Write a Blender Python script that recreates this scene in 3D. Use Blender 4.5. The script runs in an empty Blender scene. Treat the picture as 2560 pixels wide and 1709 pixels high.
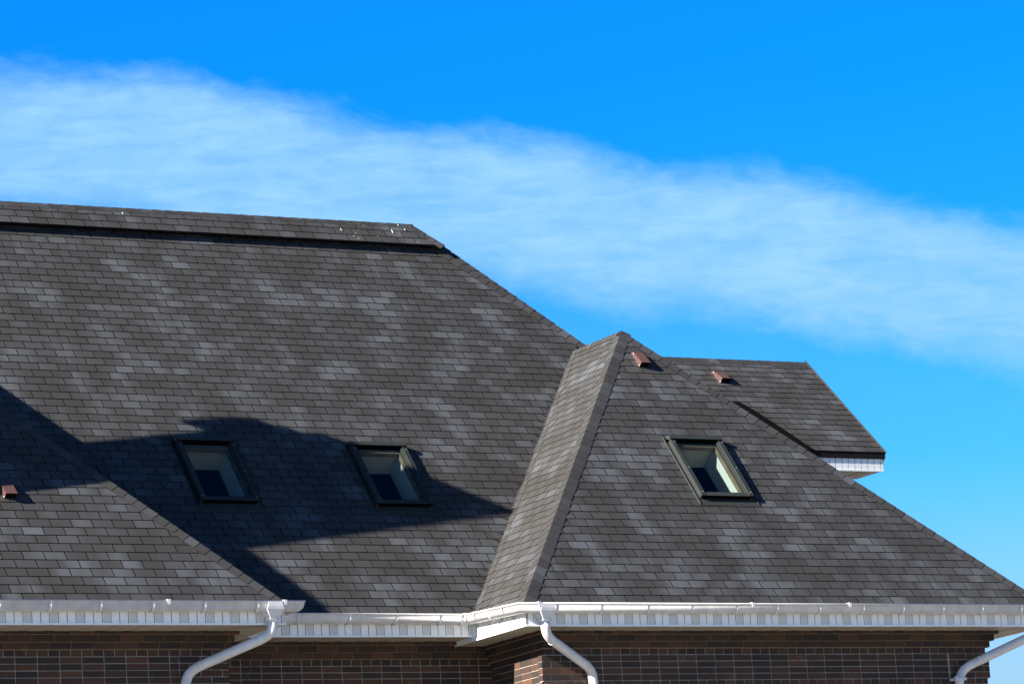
import bpy, bmesh, math, random
from mathutils import Vector, Matrix
random.seed(7)
sc = bpy.context.scene
Z0 = 1.6                                   # eye height of the camera above the ground
R_ = math.radians

# ------------------------------------------------------------------ camera
cam_d = bpy.data.cameras.new("camera"); cam = bpy.data.objects.new("camera", cam_d)
sc.collection.objects.link(cam); sc.camera = cam
cam_d.sensor_width = 36.0; cam_d.lens = 9500 / 2560 * 36.0
cam_d.clip_start = 0.5; cam_d.clip_end = 3000
rr = Vector((0.8791, -0.4720, -0.0655)); uu = Vector((-0.0359, -0.2026, 0.9786)); ff = Vector((0.4752, 0.8580, 0.1951))
ff.normalize(); rr = (rr - ff * rr.dot(ff)).normalized(); uu = rr.cross(ff)
m = Matrix(((rr.x, uu.x, -ff.x, 0), (rr.y, uu.y, -ff.y, 0), (rr.z, uu.z, -ff.z, Z0), (0, 0, 0, 1)))
cam.matrix_world = m

# ------------------------------------------------------------------ sun, sky, exposure
SUN = Vector((0.887, 0.100, -0.451)).normalized()      # direction the light travels
EL = math.asin(-SUN.z); AZ = math.atan2(-SUN.x, -SUN.y)
sd = bpy.data.lights.new("sun", 'SUN'); sun = bpy.data.objects.new("sun", sd); sc.collection.objects.link(sun)
sd.energy = 5.0; sd.angle = R_(0.5); sd.color = (1.0, 0.89, 0.76)
sun.rotation_euler = SUN.to_track_quat('-Z', 'Y').to_euler(); sun.location = (-30, 20, 40)
w = bpy.data.worlds.new("World"); sc.world = w; w.use_nodes = True
nt = w.node_tree; N = nt.nodes; LK = nt.links
for n in list(N): N.remove(n)
def nd(t, **k):
    n = N.new(t)
    for a, v in k.items(): setattr(n, a, v)
    return n
def mth(op, a, b=None, c=None, clamp=False):
    n = N.new('ShaderNodeMath'); n.operation = op; n.use_clamp = clamp
    for i, v in enumerate((a, b, c)):
        if v is None: continue
        if isinstance(v, (int, float)): n.inputs[i].default_value = v
        else: LK.new(v, n.inputs[i])
    return n.outputs[0]
def dotc(vec, c):
    n = N.new('ShaderNodeVectorMath'); n.operation = 'DOT_PRODUCT'; LK.new(vec, n.inputs[0]); n.inputs[1].default_value = c
    return n.outputs['Value']
SKY_STRENGTH = 0.05
sky = nd('ShaderNodeTexSky'); sky.sky_type = 'NISHITA'; sky.sun_disc = False
sky.sun_elevation = EL; sky.sun_rotation = AZ; sky.altitude = 300; sky.air_density = 1.0; sky.dust_density = 0.4; sky.ozone_density = 2.0
geo = nd('ShaderNodeNewGeometry'); tc = nd('ShaderNodeTexCoord')
D = tc.outputs['Generated']
tint = nd('ShaderNodeMix'); tint.data_type = 'RGBA'; tint.blend_type = 'MULTIPLY'; tint.inputs[0].default_value = 1.0
LK.new(sky.outputs[0], tint.inputs[6]); tint.inputs[7].default_value = (0.015, 0.68, 1.5, 1)
# pale air towards the horizon
sep = nd('ShaderNodeSeparateXYZ'); LK.new(D, sep.inputs[0])
hz = nd('ShaderNodeMapRange'); hz.interpolation_type = 'SMOOTHSTEP'
LK.new(sep.outputs[2], hz.inputs[0]); hz.inputs[1].default_value = 0.10; hz.inputs[2].default_value = 0.27; hz.inputs[3].default_value = 1; hz.inputs[4].default_value = 0
hmix = nd('ShaderNodeMix'); hmix.data_type = 'RGBA'; hmix.blend_type = 'MIX'
LK.new(mth('MULTIPLY', hz.outputs[0], 0.75), hmix.inputs[0]); LK.new(tint.outputs[2], hmix.inputs[6])
hcol = nd('ShaderNodeMix'); hcol.data_type = 'RGBA'; hcol.blend_type = 'MULTIPLY'; hcol.inputs[0].default_value = 1.0
LK.new(sky.outputs[0], hcol.inputs[6]); hcol.inputs[7].default_value = (0.22, 0.86, 1.25, 1)
LK.new(hcol.outputs[2], hmix.inputs[7])
# a feathery band of cirrus: coordinates along (t) and across (s) the band on the celestial sphere
F_ = (0.4739, 0.8513, 0.2253); A_ = (0.8765, -0.4314, -0.2136); B_ = (0.0846, -0.2987, 0.9506)
fd = mth('MAXIMUM', dotc(D, F_), 0.05)
t_ = mth('DIVIDE', dotc(D, A_), fd); s_ = mth('DIVIDE', dotc(D, B_), fd)
def noise(x, y, z, detail=6, rough=0.55, dist=0.0):
    cb = N.new('ShaderNodeCombineXYZ')
    for i, v in enumerate((x, y, z)):
        if isinstance(v, (int, float)): cb.inputs[i].default_value = v
        else: LK.new(v, cb.inputs[i])
    n = N.new('ShaderNodeTexNoise'); n.inputs['Scale'].default_value = 1.0; n.inputs['Detail'].default_value = detail
    n.inputs['Roughness'].default_value = rough; n.inputs['Distortion'].default_value = dist
    LK.new(cb.outputs[0], n.inputs['Vector']); return n.outputs['Fac']
skew = mth('SUBTRACT', mth('MULTIPLY', t_, 1.0), mth('MULTIPLY', s_, 2.2))
warp = mth('MULTIPLY', mth('SUBTRACT', noise(mth('MULTIPLY', t_, 26), mth('MULTIPLY', s_, 30), 3.1, 5, 0.55), 0.5), 0.019)
warp2 = mth('MULTIPLY', mth('SUBTRACT', noise(mth('MULTIPLY', t_, 85), mth('MULTIPLY', s_, 190), 9.4, 6, 0.62, 0.6), 0.5), 0.008)
sw = mth('ADD', mth('ADD', s_, warp), warp2)
up_ = nd('ShaderNodeMapRange'); up_.interpolation_type = 'SMOOTHSTEP'; LK.new(sw, up_.inputs[0])
up_.inputs[1].default_value = 0.0270; up_.inputs[2].default_value = 0.0135; up_.inputs[3].default_value = 0; up_.inputs[4].default_value = 1
lo_ = nd('ShaderNodeMapRange'); lo_.interpolation_type = 'SMOOTHSTEP'; LK.new(sw, lo_.inputs[0])
lo_.inputs[1].default_value = -0.0245; lo_.inputs[2].default_value = -0.0060; lo_.inputs[3].default_value = 0; lo_.inputs[4].default_value = 1
prof = mth('MULTIPLY', up_.outputs[0], lo_.outputs[0])
tex1 = noise(mth('MULTIPLY', t_, 42), mth('MULTIPLY', mth('SUBTRACT', s_, mth('MULTIPLY', t_, 0.10)), 62), 0.7, 7, 0.58, 0.4)
tex2 = noise(mth('MULTIPLY', skew, 60), mth('MULTIPLY', s_, 160), 5.7, 6, 0.6, 0.6)
dens = mth('ADD', 0.75, mth('ADD', mth('MULTIPLY', mth('SUBTRACT', tex1, 0.5), 0.75), mth('MULTIPLY', mth('SUBTRACT', tex2, 0.5), 0.80)))
cm = mth('MULTIPLY', mth('MULTIPLY', prof, dens), 1.05, clamp=True)
# thin veil below the band
veil = nd('ShaderNodeMapRange'); veil.interpolation_type = 'SMOOTHSTEP'; LK.new(s_, veil.inputs[0])
veil.inputs[1].default_value = 0.02; veil.inputs[2].default_value = -0.03; veil.inputs[3].default_value = 0; veil.inputs[4].default_value = 0.16
cm2 = mth('MAXIMUM', cm, mth('MULTIPLY', veil.outputs[0], tex1))
cmix = nd('ShaderNodeMix'); cmix.data_type = 'RGBA'; LK.new(cm2, cmix.inputs[0])
hz2 = nd('ShaderNodeMapRange'); hz2.interpolation_type = 'SMOOTHSTEP'; LK.new(sep.outputs[2], hz2.inputs[0])
hz2.inputs[1].default_value = 0.085; hz2.inputs[2].default_value = 0.165; hz2.inputs[3].default_value = 0.85; hz2.inputs[4].default_value = 0
pale = nd('ShaderNodeMix'); pale.data_type = 'RGBA'; LK.new(hz2.outputs[0], pale.inputs[0]); LK.new(hmix.outputs[2], pale.inputs[6]); pale.inputs[7].default_value = (2.9, 4.1, 5.0, 1)
LK.new(pale.outputs[2], cmix.inputs[6])
zen = nd('ShaderNodeMapRange'); zen.interpolation_type = 'SMOOTHSTEP'; LK.new(sep.outputs[2], zen.inputs[0])
zen.inputs[1].default_value = 0.29; zen.inputs[2].default_value = 0.55; zen.inputs[3].default_value = 0.80; zen.inputs[4].default_value = 0.16
cmix.inputs[7].default_value = (2.25, 4.4, 7.0, 1)
bg = nd('ShaderNodeBackground'); LK.new(mth('MULTIPLY', zen.outputs[0], SKY_STRENGTH), bg.inputs[1]); LK.new(cmix.outputs[2], bg.inputs[0])
out = nd('ShaderNodeOutputWorld'); LK.new(bg.outputs[0], out.inputs[0])
sc.view_settings.view_transform = 'Standard'; sc.view_settings.look = 'None'; sc.view_settings.gamma = 1.0
sc.view_settings.exposure = 2.0

# ------------------------------------------------------------------ materials
def mat(name):
    mt = bpy.data.materials.new(name); mt.use_nodes = True
    t = mt.node_tree; b = t.nodes['Principled BSDF']; return mt, t, b
def simple(name, col, rough=0.6, metal=0.0, noise_amt=0.12, scale=18.0, bump=0.0, spec=0.5):
    mt, t, b = mat(name); b.inputs['Roughness'].default_value = rough; b.inputs['Metallic'].default_value = metal
    b.inputs['Specular IOR Level'].default_value = spec
    tc = t.nodes.new('ShaderNodeTexCoord'); n = t.nodes.new('ShaderNodeTexNoise')
    n.inputs['Scale'].default_value = scale; n.inputs['Detail'].default_value = 6
    t.links.new(tc.outputs['Object'], n.inputs['Vector'])
    r = t.nodes.new('ShaderNodeMapRange'); r.inputs[1].default_value = 0.3; r.inputs[2].default_value = 0.7
    r.inputs[3].default_value = 1 - noise_amt; r.inputs[4].default_value = 1 + noise_amt
    t.links.new(n.outputs['Fac'], r.inputs[0])
    v = t.nodes.new('ShaderNodeVectorMath'); v.operation = 'SCALE'; v.inputs[0].default_value = col
    t.links.new(r.outputs[0], v.inputs['Scale']); t.links.new(v.outputs[0], b.inputs['Base Color'])
    if bump:
        bp = t.nodes.new('ShaderNodeBump'); bp.inputs['Strength'].default_value = bump; bp.inputs['Distance'].default_value = 0.003
        t.links.new(n.outputs['Fac'], bp.inputs['Height']); t.links.new(bp.outputs[0], b.inputs['Normal'])
    return mt

def shingle_material():
    mt, t, b = mat("asphalt_shingle"); L = t.links.new; nw = t.nodes.new
    b.inputs['Roughness'].default_value = 0.58; b.inputs['Specular IOR Level'].default_value = 1.0
    b.inputs['Sheen Weight'].default_value = 0.0; b.inputs['Sheen Roughness'].default_value = 0.5; b.inputs['Sheen Tint'].default_value = (0.9, 0.9, 0.9, 1)
    at = nw('ShaderNodeAttribute'); at.attribute_name = 'tone'
    sp = nw('ShaderNodeSeparateXYZ'); L(at.outputs['Vector'], sp.inputs[0])
    def M(op, a, bb=None, clamp=False):
        n = nw('ShaderNodeMath'); n.operation = op; n.use_clamp = clamp
        for i, v in enumerate((a, bb)):
            if v is None: continue
            if isinstance(v, (int, float)): n.inputs[i].default_value = v
            else: L(v, n.inputs[i])
        return n.outputs[0]
    # colour blend that runs along the strip: x = metres along the course, y = course number
    cb = nw('ShaderNodeCombineXYZ'); L(M('MULTIPLY', sp.outputs[0], 1.9), cb.inputs[0]); L(M('MULTIPLY', sp.outputs[1], 0.19), cb.inputs[1])
    n1 = nw('ShaderNodeTexNoise'); n1.inputs['Scale'].default_value = 1; n1.inputs['Detail'].default_value = 1.6; n1.inputs['Roughness'].default_value = 0.6; L(cb.outputs[0], n1.inputs['Vector'])
    cb2 = nw('ShaderNodeCombineXYZ'); L(M('MULTIPLY', sp.outputs[0], 2.6), cb2.inputs[0]); L(M('MULTIPLY', sp.outputs[1], 13.7), cb2.inputs[1]); cb2.inputs[2].default_value = 4.2
    n2 = nw('ShaderNodeTexNoise'); n2.inputs['Scale'].default_value = 1; n2.inputs['Detail'].default_value = 1; L(cb2.outputs[0], n2.inputs['Vector'])
    val = M('ADD', M('ADD', M('MULTIPLY', n1.outputs['Fac'], 0.72), M('MULTIPLY', n2.outputs['Fac'], 0.20)), M('MULTIPLY', sp.outputs[2], 0.085))
    cr = nw('ShaderNodeValToRGB'); el = cr.color_ramp.elements
    el[0].position = 0.36; el[0].color = (0.0180, 0.0182, 0.0184, 1)
    el[1].position = 0.64; el[1].color = (0.0545, 0.0635, 0.0765, 1)
    e2 = el.new(0.47); e2.color = (0.0228, 0.0239, 0.0254, 1)
    e3 = el.new(0.545); e3.color = (0.0318, 0.0352, 0.0402, 1)
    L(val, cr.inputs[0])
    # per tab brightness and mineral granules
    tc = nw('ShaderNodeTexCoord')
    g = nw('ShaderNodeTexNoise'); g.inputs['Scale'].default_value = 95; g.inputs['Detail'].default_value = 8; g.inputs['Roughness'].default_value = 0.85; L(tc.outputs['Object'], g.inputs['Vector'])
    g2 = nw('ShaderNodeTexNoise'); g2.inputs['Scale'].default_value = 4.5; g2.inputs['Detail'].default_value = 5; L(tc.outputs['Object'], g2.inputs['Vector'])
    k = M('MULTIPLY', M('ADD', 0.46, M('MULTIPLY', g.outputs['Fac'], 0.78)), M('ADD', 0.80, M('MULTIPLY', g2.outputs['Fac'], 0.4)))
    k = M('MULTIPLY', k, M('ADD', 0.88, M('MULTIPLY', sp.outputs[2], 0.24)))
    v = nw('ShaderNodeVectorMath'); v.operation = 'SCALE'; L(cr.outputs[0], v.inputs[0]); L(k, v.inputs['Scale'])
    L(v.outputs[0], b.inputs['Base Color'])
    bp = nw('ShaderNodeBump'); bp.inputs['Strength'].default_value = 0.15; bp.inputs['Distance'].default_value = 0.002
    L(g.outputs['Fac'], bp.inputs['Height']); L(bp.outputs[0], b.inputs['Normal'])
    return mt
def brick_material():
    mt, t, b = mat("dark_brick"); L = t.links.new; nw = t.nodes.new
    b.inputs['Roughness'].default_value = 0.8; b.inputs['Specular IOR Level'].default_value = 0.3
    at = nw('ShaderNodeAttribute'); at.attribute_name = 'tone'; sp = nw('ShaderNodeSeparateXYZ'); L(at.outputs['Vector'], sp.inputs[0])
    cr = nw('ShaderNodeValToRGB'); el = cr.color_ramp.elements
    el[0].position = 0.0; el[0].color = (0.024, 0.019, 0.018, 1); el[1].position = 1.0; el[1].color = (0.080, 0.040, 0.026, 1)
    e2 = el.new(0.5); e2.color = (0.043, 0.026, 0.020, 1); L(sp.outputs[0], cr.inputs[0])
    tc = nw('ShaderNodeTexCoord'); n = nw('ShaderNodeTexNoise'); n.inputs['Scale'].default_value = 9; n.inputs['Detail'].default_value = 8; n.inputs['Roughness'].default_value = 0.7
    L(tc.outputs['Object'], n.inputs['Vector'])
    r = nw('ShaderNodeMapRange'); r.inputs[1].default_value = 0.60; r.inputs[2].default_value = 0.78; r.inputs[3].default_value = 0; r.inputs[4].default_value = 0.28; L(n.outputs['Fac'], r.inputs[0])
    mx = nw('ShaderNodeMix'); mx.data_type = 'RGBA'; L(r.outputs[0], mx.inputs[0]); L(cr.outputs[0], mx.inputs[6]); mx.inputs[7].default_value = (0.30, 0.27, 0.25, 1)
    L(mx.outputs[2], b.inputs['Base Color'])
    bp = nw('ShaderNodeBump'); bp.inputs['Strength'].default_value = 0.3; bp.inputs['Distance'].default_value = 0.004
    L(n.outputs['Fac'], bp.inputs['Height']); L(bp.outputs[0], b.inputs['Normal'])
    return mt
def brick_wall_material():      # plain lower walls, out of the picture
    mt, t, b = mat("brick_courses"); L = t.links.new; nw = t.nodes.new; b.inputs['Roughness'].default_value = 0.85
    tc = nw('ShaderNodeTexCoord'); sp = nw('ShaderNodeSeparateXYZ'); L(tc.outputs['Object'], sp.inputs[0])
    ad = nw('ShaderNodeMath'); ad.operation = 'ADD'; L(sp.outputs[0], ad.inputs[0]); L(sp.outputs[1], ad.inputs[1])
    cb = nw('ShaderNodeCombineXYZ'); L(ad.outputs[0], cb.inputs[0]); L(sp.outputs[2], cb.inputs[1])
    br = nw('ShaderNodeTexBrick'); br.offset = 0.0; L(cb.outputs[0], br.inputs['Vector'])
    br.inputs['Color1'].default_value = (0.085, 0.042, 0.03, 1); br.inputs['Color2'].default_value = (0.04, 0.028, 0.027, 1); br.inputs['Mortar'].default_value = (0.28, 0.25, 0.22, 1)
    br.inputs['Scale'].default_value = 1; br.inputs['Brick Width'].default_value = 0.261; br.inputs['Row Height'].default_value = 0.0765; br.inputs['Mortar Size'].default_value = 0.006
    L(br.outputs['Color'], b.inputs['Base Color']); return mt
def perforated_material():
    mt, t, b = mat("perforated_vinyl"); L = t.links.new; nw = t.nodes.new; b.inputs['Roughness'].default_value = 0.45
    tc = nw('ShaderNodeTexCoord'); sp = nw('ShaderNodeSeparateXYZ'); L(tc.outputs['Object'], sp.inputs[0])
    def M(op, a, c=0.0):
        n = nw('ShaderNodeMath'); n.operation = op
        for i, v in enumerate((a, c)):
            if isinstance(v, (int, float)): n.inputs[i].default_value = v
            else: L(v, n.inputs[i])
        return n.outputs[0]
    h = M('ADD', sp.outputs[0], sp.outputs[1]); k = 2 * math.pi / 0.0125        # slanted lattice of punched holes
    f = M('MULTIPLY', M('SINE', M('MULTIPLY', M('ADD', h, sp.outputs[2]), k)), M('SINE', M('MULTIPLY', M('SUBTRACT', h, sp.outputs[2]), k)))
    g_ = M('GREATER_THAN', f, -0.12)
    mx = nw('ShaderNodeMix'); mx.data_type = 'RGBA'; L(g_, mx.inputs[0]); mx.inputs[6].default_value = (0.70, 0.70, 0.68, 1); mx.inputs[7].default_value = (0.48, 0.49, 0.49, 1)
    L(mx.outputs[2], b.inputs['Base Color']); return mt
def glass_material():
    mt = bpy.data.materials.new("window_glass"); mt.use_nodes = True; t = mt.node_tree; L = t.links.new; nw = t.nodes.new
    for n in list(t.nodes): t.nodes.remove(n)
    o = nw('ShaderNodeOutputMaterial'); tr = nw('ShaderNodeBsdfTransparent'); tr.inputs[0].default_value = (0.56, 0.65, 0.70, 1)
    gl = nw('ShaderNodeBsdfGlossy'); gl.inputs['Roughness'].default_value = 0.02; lw = nw('ShaderNodeLayerWeight'); fr = nw('ShaderNodeMath'); fr.operation = 'POWER'; L(lw.outputs['Facing'], fr.inputs[0]); fr.inputs[1].default_value = 3.5
    f2 = nw('ShaderNodeMath'); f2.operation = 'MULTIPLY_ADD'; L(fr.outputs[0], f2.inputs[0]); f2.inputs[1].default_value = 0.6; f2.inputs[2].default_value = 0.11
    mx = nw('ShaderNodeMixShader'); L(f2.outputs[0], mx.inputs[0]); L(tr.outputs[0], mx.inputs[1]); L(gl.outputs[0], mx.inputs[2]); L(mx.outputs[0], o.inputs[0]); return mt
MT = dict(
    shingle=shingle_material(), brick=brick_material(), brickwall=brick_wall_material(), perf=perforated_material(), glass=glass_material(),
    deck=simple("bitumen_underlay", (0.010, 0.010, 0.011), 1.0, spec=0.05),
    mortar=simple("mortar", (0.34, 0.31, 0.27), 0.95, noise_amt=0.3, scale=25, bump=0.3),
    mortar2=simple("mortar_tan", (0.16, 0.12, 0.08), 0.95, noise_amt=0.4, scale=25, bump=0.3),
    vinyl=simple("white_vinyl", (0.76, 0.80, 0.82), 0.42, noise_amt=0.04, scale=6),
    gutter=simple("white_gutter_plastic", (0.54, 0.55, 0.57), 0.35, noise_amt=0.13, scale=7),
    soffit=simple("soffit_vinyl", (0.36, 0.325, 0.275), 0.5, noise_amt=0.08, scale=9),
    groove=simple("vinyl_groove", (0.26, 0.265, 0.27), 0.7),
    alu=simple("dark_green_grey_cladding", (0.030, 0.037, 0.037), 0.40, 0.2, noise_amt=0.08, scale=12),
    black=simple("black_mesh_and_shade", (0.004, 0.004, 0.0045), 1.0, spec=0.0),  # matt black for vent mesh, dark openings and painted shade
    wood=simple("pine_sash", (0.22, 0.155, 0.09), 0.5, noise_amt=0.2, scale=8),
    plaster=simple("cream_plaster", (0.60, 0.59, 0.49), 0.9, noise_amt=0.06, scale=14, bump=0.2),
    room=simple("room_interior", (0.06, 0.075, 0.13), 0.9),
    maroon=simple("maroon_steel", (0.080, 0.044, 0.044), 0.42, 0.1, noise_amt=0.06, scale=20),
    steel=simple("galvanised_steel", (0.55, 0.56, 0.57), 0.4, 0.7),
    white=simple("bird_lime", (0.75, 0.75, 0.70), 0.9),
    lichen=simple("yellow_lichen", (0.28, 0.22, 0.06), 0.95, noise_amt=0.5, scale=90),
    drip=simple("dark_drip_edge", (0.010, 0.010, 0.012), 0.8, spec=0.1),
    brownmetal=simple("brown_verge_metal", (0.030, 0.023, 0.021), 0.6, 0.2),
    ground=simple("gravel_paving", (0.21, 0.205, 0.185), 0.95, noise_amt=0.25, scale=0.8, bump=0.2),
)

# ------------------------------------------------------------------ mesh helpers
class MB:
    def __init__(self): self.v = []; self.f = []; self.m = []; self.c = []; self.mats = []; self.sm = []
    def mi(self, k):
        if k not in self.mats: self.mats.append(k)
        return self.mats.index(k)
    def face(self, pts, k, col=(0.5, 0.5, 0.5), smooth=False):
        b = len(self.v); self.v += [Vector(p) for p in pts]; self.f.append(list(range(b, b + len(pts))))
        self.m.append(self.mi(k)); self.sm.append(smooth)
        self.c.append([col] * len(pts) if not isinstance(col[0], (tuple, list)) else list(col))
    def box(self, o, ax, ay, az, k, col=(0.5, 0.5, 0.5)):
        """o corner, three edge vectors"""
        o, ax, ay, az = Vector(o), Vector(ax), Vector(ay), Vector(az)
        p = [o, o + ax, o + ax + ay, o + ay, o + az, o + ax + az, o + ax + ay + az, o + ay + az]
        fl = [(3, 2, 1, 0), (4, 5, 6, 7), (0, 1, 5, 4), (1, 2, 6, 5), (2, 3, 7, 6), (3, 0, 4, 7)]
        if ax.cross(ay).dot(az) < 0: fl = [tuple(reversed(q)) for q in fl]
        for q in fl: self.face([p[i] for i in q], k, col)
    def bx(self, x0, x1, y0, y1, z0, z1, k, col=(0.5, 0.5, 0.5)):
        self.box((x0, y0, z0), (x1 - x0, 0, 0), (0, y1 - y0, 0), (0, 0, z1 - z0), k, col)
POS = {}
def link(o, parent, wp):
    sc.collection.objects.link(o); POS[o.name] = Vector(wp)
    if parent: o.parent = parent; o.location = Vector(wp) - POS[parent.name]
    else: o.location = wp
    return o
def build(name, mb, parent, label=None, weld=False):
    lo = Vector((min(p.x for p in mb.v), min(p.y for p in mb.v), min(p.z for p in mb.v)))
    hi = Vector((max(p.x for p in mb.v), max(p.y for p in mb.v), max(p.z for p in mb.v)))
    c = (lo + hi) / 2
    me = bpy.data.meshes.new(name); me.from_pydata([p - c for p in mb.v], [], mb.f)
    for k in mb.mats: me.materials.append(MT[k])
    me.polygons.foreach_set('material_index', mb.m); me.polygons.foreach_set('use_smooth', mb.sm)
    a = me.color_attributes.new('tone', 'FLOAT_COLOR', 'CORNER'); fl = []
    for cs in mb.c:
        for q in cs: fl += [q[0], q[1], q[2], 1.0]
    a.data.foreach_set('color', fl); me.update()
    if weld:
        b = bmesh.new(); b.from_mesh(me); bmesh.ops.remove_doubles(b, verts=b.verts, dist=1e-5); b.to_mesh(me); b.free()
    o = bpy.data.objects.new(name, me); link(o, parent, c + Vector((0, 0, Z0)))
    if label: o['label'] = label
    return o
def empty(name, parent, wp, label=None):
    o = bpy.data.objects.new(name, None); o.empty_display_size = 0.3; link(o, parent, Vector(wp) + Vector((0, 0, Z0)))
    if label: o['label'] = label
    return o

def clip(poly, a, bb, c):
    """keep the part of poly where a*u+bb*v+c >= 0"""
    o = []
    for i in range(len(poly)):
        p, q = poly[i], poly[(i + 1) % len(poly)]
        dp = a * p[0] + bb * p[1] + c; dq = a * q[0] + bb * q[1] + c
        if dp >= 0: o.append(p)
        if (dp >= 0) != (dq >= 0):
            s = dp / (dp - dq); o.append((p[0] + (q[0] - p[0]) * s, p[1] + (q[1] - p[1]) * s))
    return o
def area(p): return 0.5 * sum(p[i][0] * p[(i + 1) % len(p)][1] - p[(i + 1) % len(p)][0] * p[i][1] for i in range(len(p)))
def clip_poly(q, poly):
    for i in range(len(poly)):
        p0, p1 = poly[i], poly[(i + 1) % len(poly)]
        a, b2 = -(p1[1] - p0[1]), (p1[0] - p0[0])
        q = clip(q, a, b2, -(a * p0[0] + b2 * p0[1]))
        if len(q) < 3: return []
    return q
def minus_hole(q, h):
    u0, u1, v0, v1 = h; res = []
    for pl in ((-1, 0, u0), (1, 0, -u1)):
        r = clip(q, *pl)
        if len(r) > 2: res.append(r)
    mid = clip(clip(q, 1, 0, -u0) or q[:0], -1, 0, u1) if len(clip(q, 1, 0, -u0)) > 2 else []
    if len(mid) > 2:
        for pl in ((0, -1, v0), (0, 1, -v1)):
            r = clip(mid, *pl)
            if len(r) > 2: res.append(r)
    return res
class Plane:
    def __init__(self, P, u, v): self.P = Vector(P); self.u = Vector(u).normalized(); self.v = Vector(v).normalized(); self.n = self.u.cross(self.v)
    def at(self, a, b, h=0.0): return self.P + self.u * a + self.v * b + self.n * h
    def uv(self, p): d = Vector(p) - self.P; return (d.dot(self.u), d.dot(self.v))
E_ = 0.1346; TAB = 0.25
def shingles(mb, pl, poly, vstart, seed, holes=(), t=0.0072, gap=0.0115, h0=0.0, nmax=200):
    rnd = random.Random(seed)
    if area(poly) < 0: poly = poly[::-1]
    um = min(p[0] for p in poly); uM = max(p[0] for p in poly); vM = max(p[1] for p in poly)
    ph = rnd.random() * TAB; drift = 0; strip = rnd.random() * 50
    for r in range(nmax):
        v0 = vstart + r * E_; v1 = v0 + E_
        if v0 >= vM: break
        ph += TAB / 2 + rnd.uniform(-0.022, 0.022); drift += rnd.uniform(-0.07, 0.10)
        sx = strip + drift + (0.5 if r % 2 else 0.0) * rnd.uniform(0.0, 0.35)
        i0 = int(math.floor((um - ph) / TAB)) - 1; i1 = int(math.ceil((uM - ph) / TAB)) + 1
        for i in range(i0, i1):
            u0 = ph + i * TAB; u1 = u0 + TAB - gap
            q = clip_poly([(u0, v0), (u1, v0), (u1, v1), (u0, v1)], poly)
            qs = [q] if len(q) > 2 else []
            for h in holes: qs = [x for y in qs for x in minus_hole(y, h)]
            rv = rnd.random(); lift = rnd.uniform(0, 0.0012); tl = rnd.uniform(-0.0009, 0.0009)
            for q in qs:
                if abs(area(q)) < 2e-5: continue
                def hh(p): return h0 + 0.0012 + (t + lift) * (1 - (p[1] - v0) / E_) + tl * (p[0] - u0) / TAB
                top = [pl.at(p[0], p[1], hh(p)) for p in q]
                cols = [(p[0] + sx, float(r) + seed * 7.3, rv) for p in q]
                mb.face(top, 'shingle', cols)
                for a in range(len(q)):
                    b2 = (a + 1) % len(q)
                    mb.face([top[a], pl.at(q[a][0], q[a][1], h0 - 0.003), pl.at(q[b2][0], q[b2][1], h0 - 0.003), top[b2]], 'deck')
def slab(mb, pl, poly, h0, h1, k, holes=()):
    if area(poly) < 0: poly = poly[::-1]
    qs = [poly]
    for h in holes: qs = [x for y in qs for x in minus_hole(y, h)]
    for q in qs:
        mb.face([pl.at(p[0], p[1], h1) for p in q], k); mb.face([pl.at(p[0], p[1], h0) for p in reversed(q)], k)
    for a in range(len(poly)):
        p, q = poly[a], poly[(a + 1) % len(poly)]
        mb.face([pl.at(p[0], p[1], h0), pl.at(q[0], q[1], h0), pl.at(q[0], q[1], h1), pl.at(p[0], p[1], h1)], k)
def caps(mb, A, B, s1, n1, s2, n2, w1=0.118, w2=0.118, exp=0.150, seed=1, lift=0.004):
    """overlapping bent cap shingles from A (low) to B; s = outward direction in each slope, n = slope normals"""
    rnd = random.Random(seed); A = Vector(A); B = Vector(B); L = (B - A).length; d = (B - A) / L
    up = (n1 + n2).normalized(); n = int(L / exp) + 1
    for i in range(n):
        x0 = i * exp + rnd.uniform(-0.012, 0.012); x1 = min(x0 + exp * 1.25, L + 0.02)
        if i == 0: x0 = 0
        if x0 >= L: break
        k = rnd.uniform(-0.006, 0.006); rv = rnd.random() * 0.5; tx = rnd.random() * 30
        rows = []
        for x, h in ((x0, 0.0125 + lift), (x1, 0.0065 + lift)):
            c = A + d * x
            rows.append([c + s1 * (w1 + k) + n1 * h * 0.75, c + s1 * 0.02 + n1 * h, c + up * (h + 0.003), c + s2 * 0.02 + n2 * h, c + s2 * (w2 + k) + n2 * h * 0.75])
        col = (tx, i * 1.7 + seed, rv)
        for j in range(4):
            mb.face([rows[0][j], rows[0][j + 1], rows[1][j + 1], rows[1][j]] if n1.cross(d).dot(s1) > 0 else [rows[0][j + 1], rows[0][j], rows[1][j], rows[1][j + 1]], 'shingle', col)
            a, b2 = rows[0][j], rows[0][j + 1]
            nn = n1 if j < 2 else n2
            mb.face([a, b2, b2 - nn * 0.012, a - nn * 0.012], 'deck')
        for j, nn in ((0, n1), (4, n2)):
            a, b2 = rows[0][j], rows[1][j]; mb.face([a, b2, b2 - nn * 0.010, a - nn * 0.012], 'deck')
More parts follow.
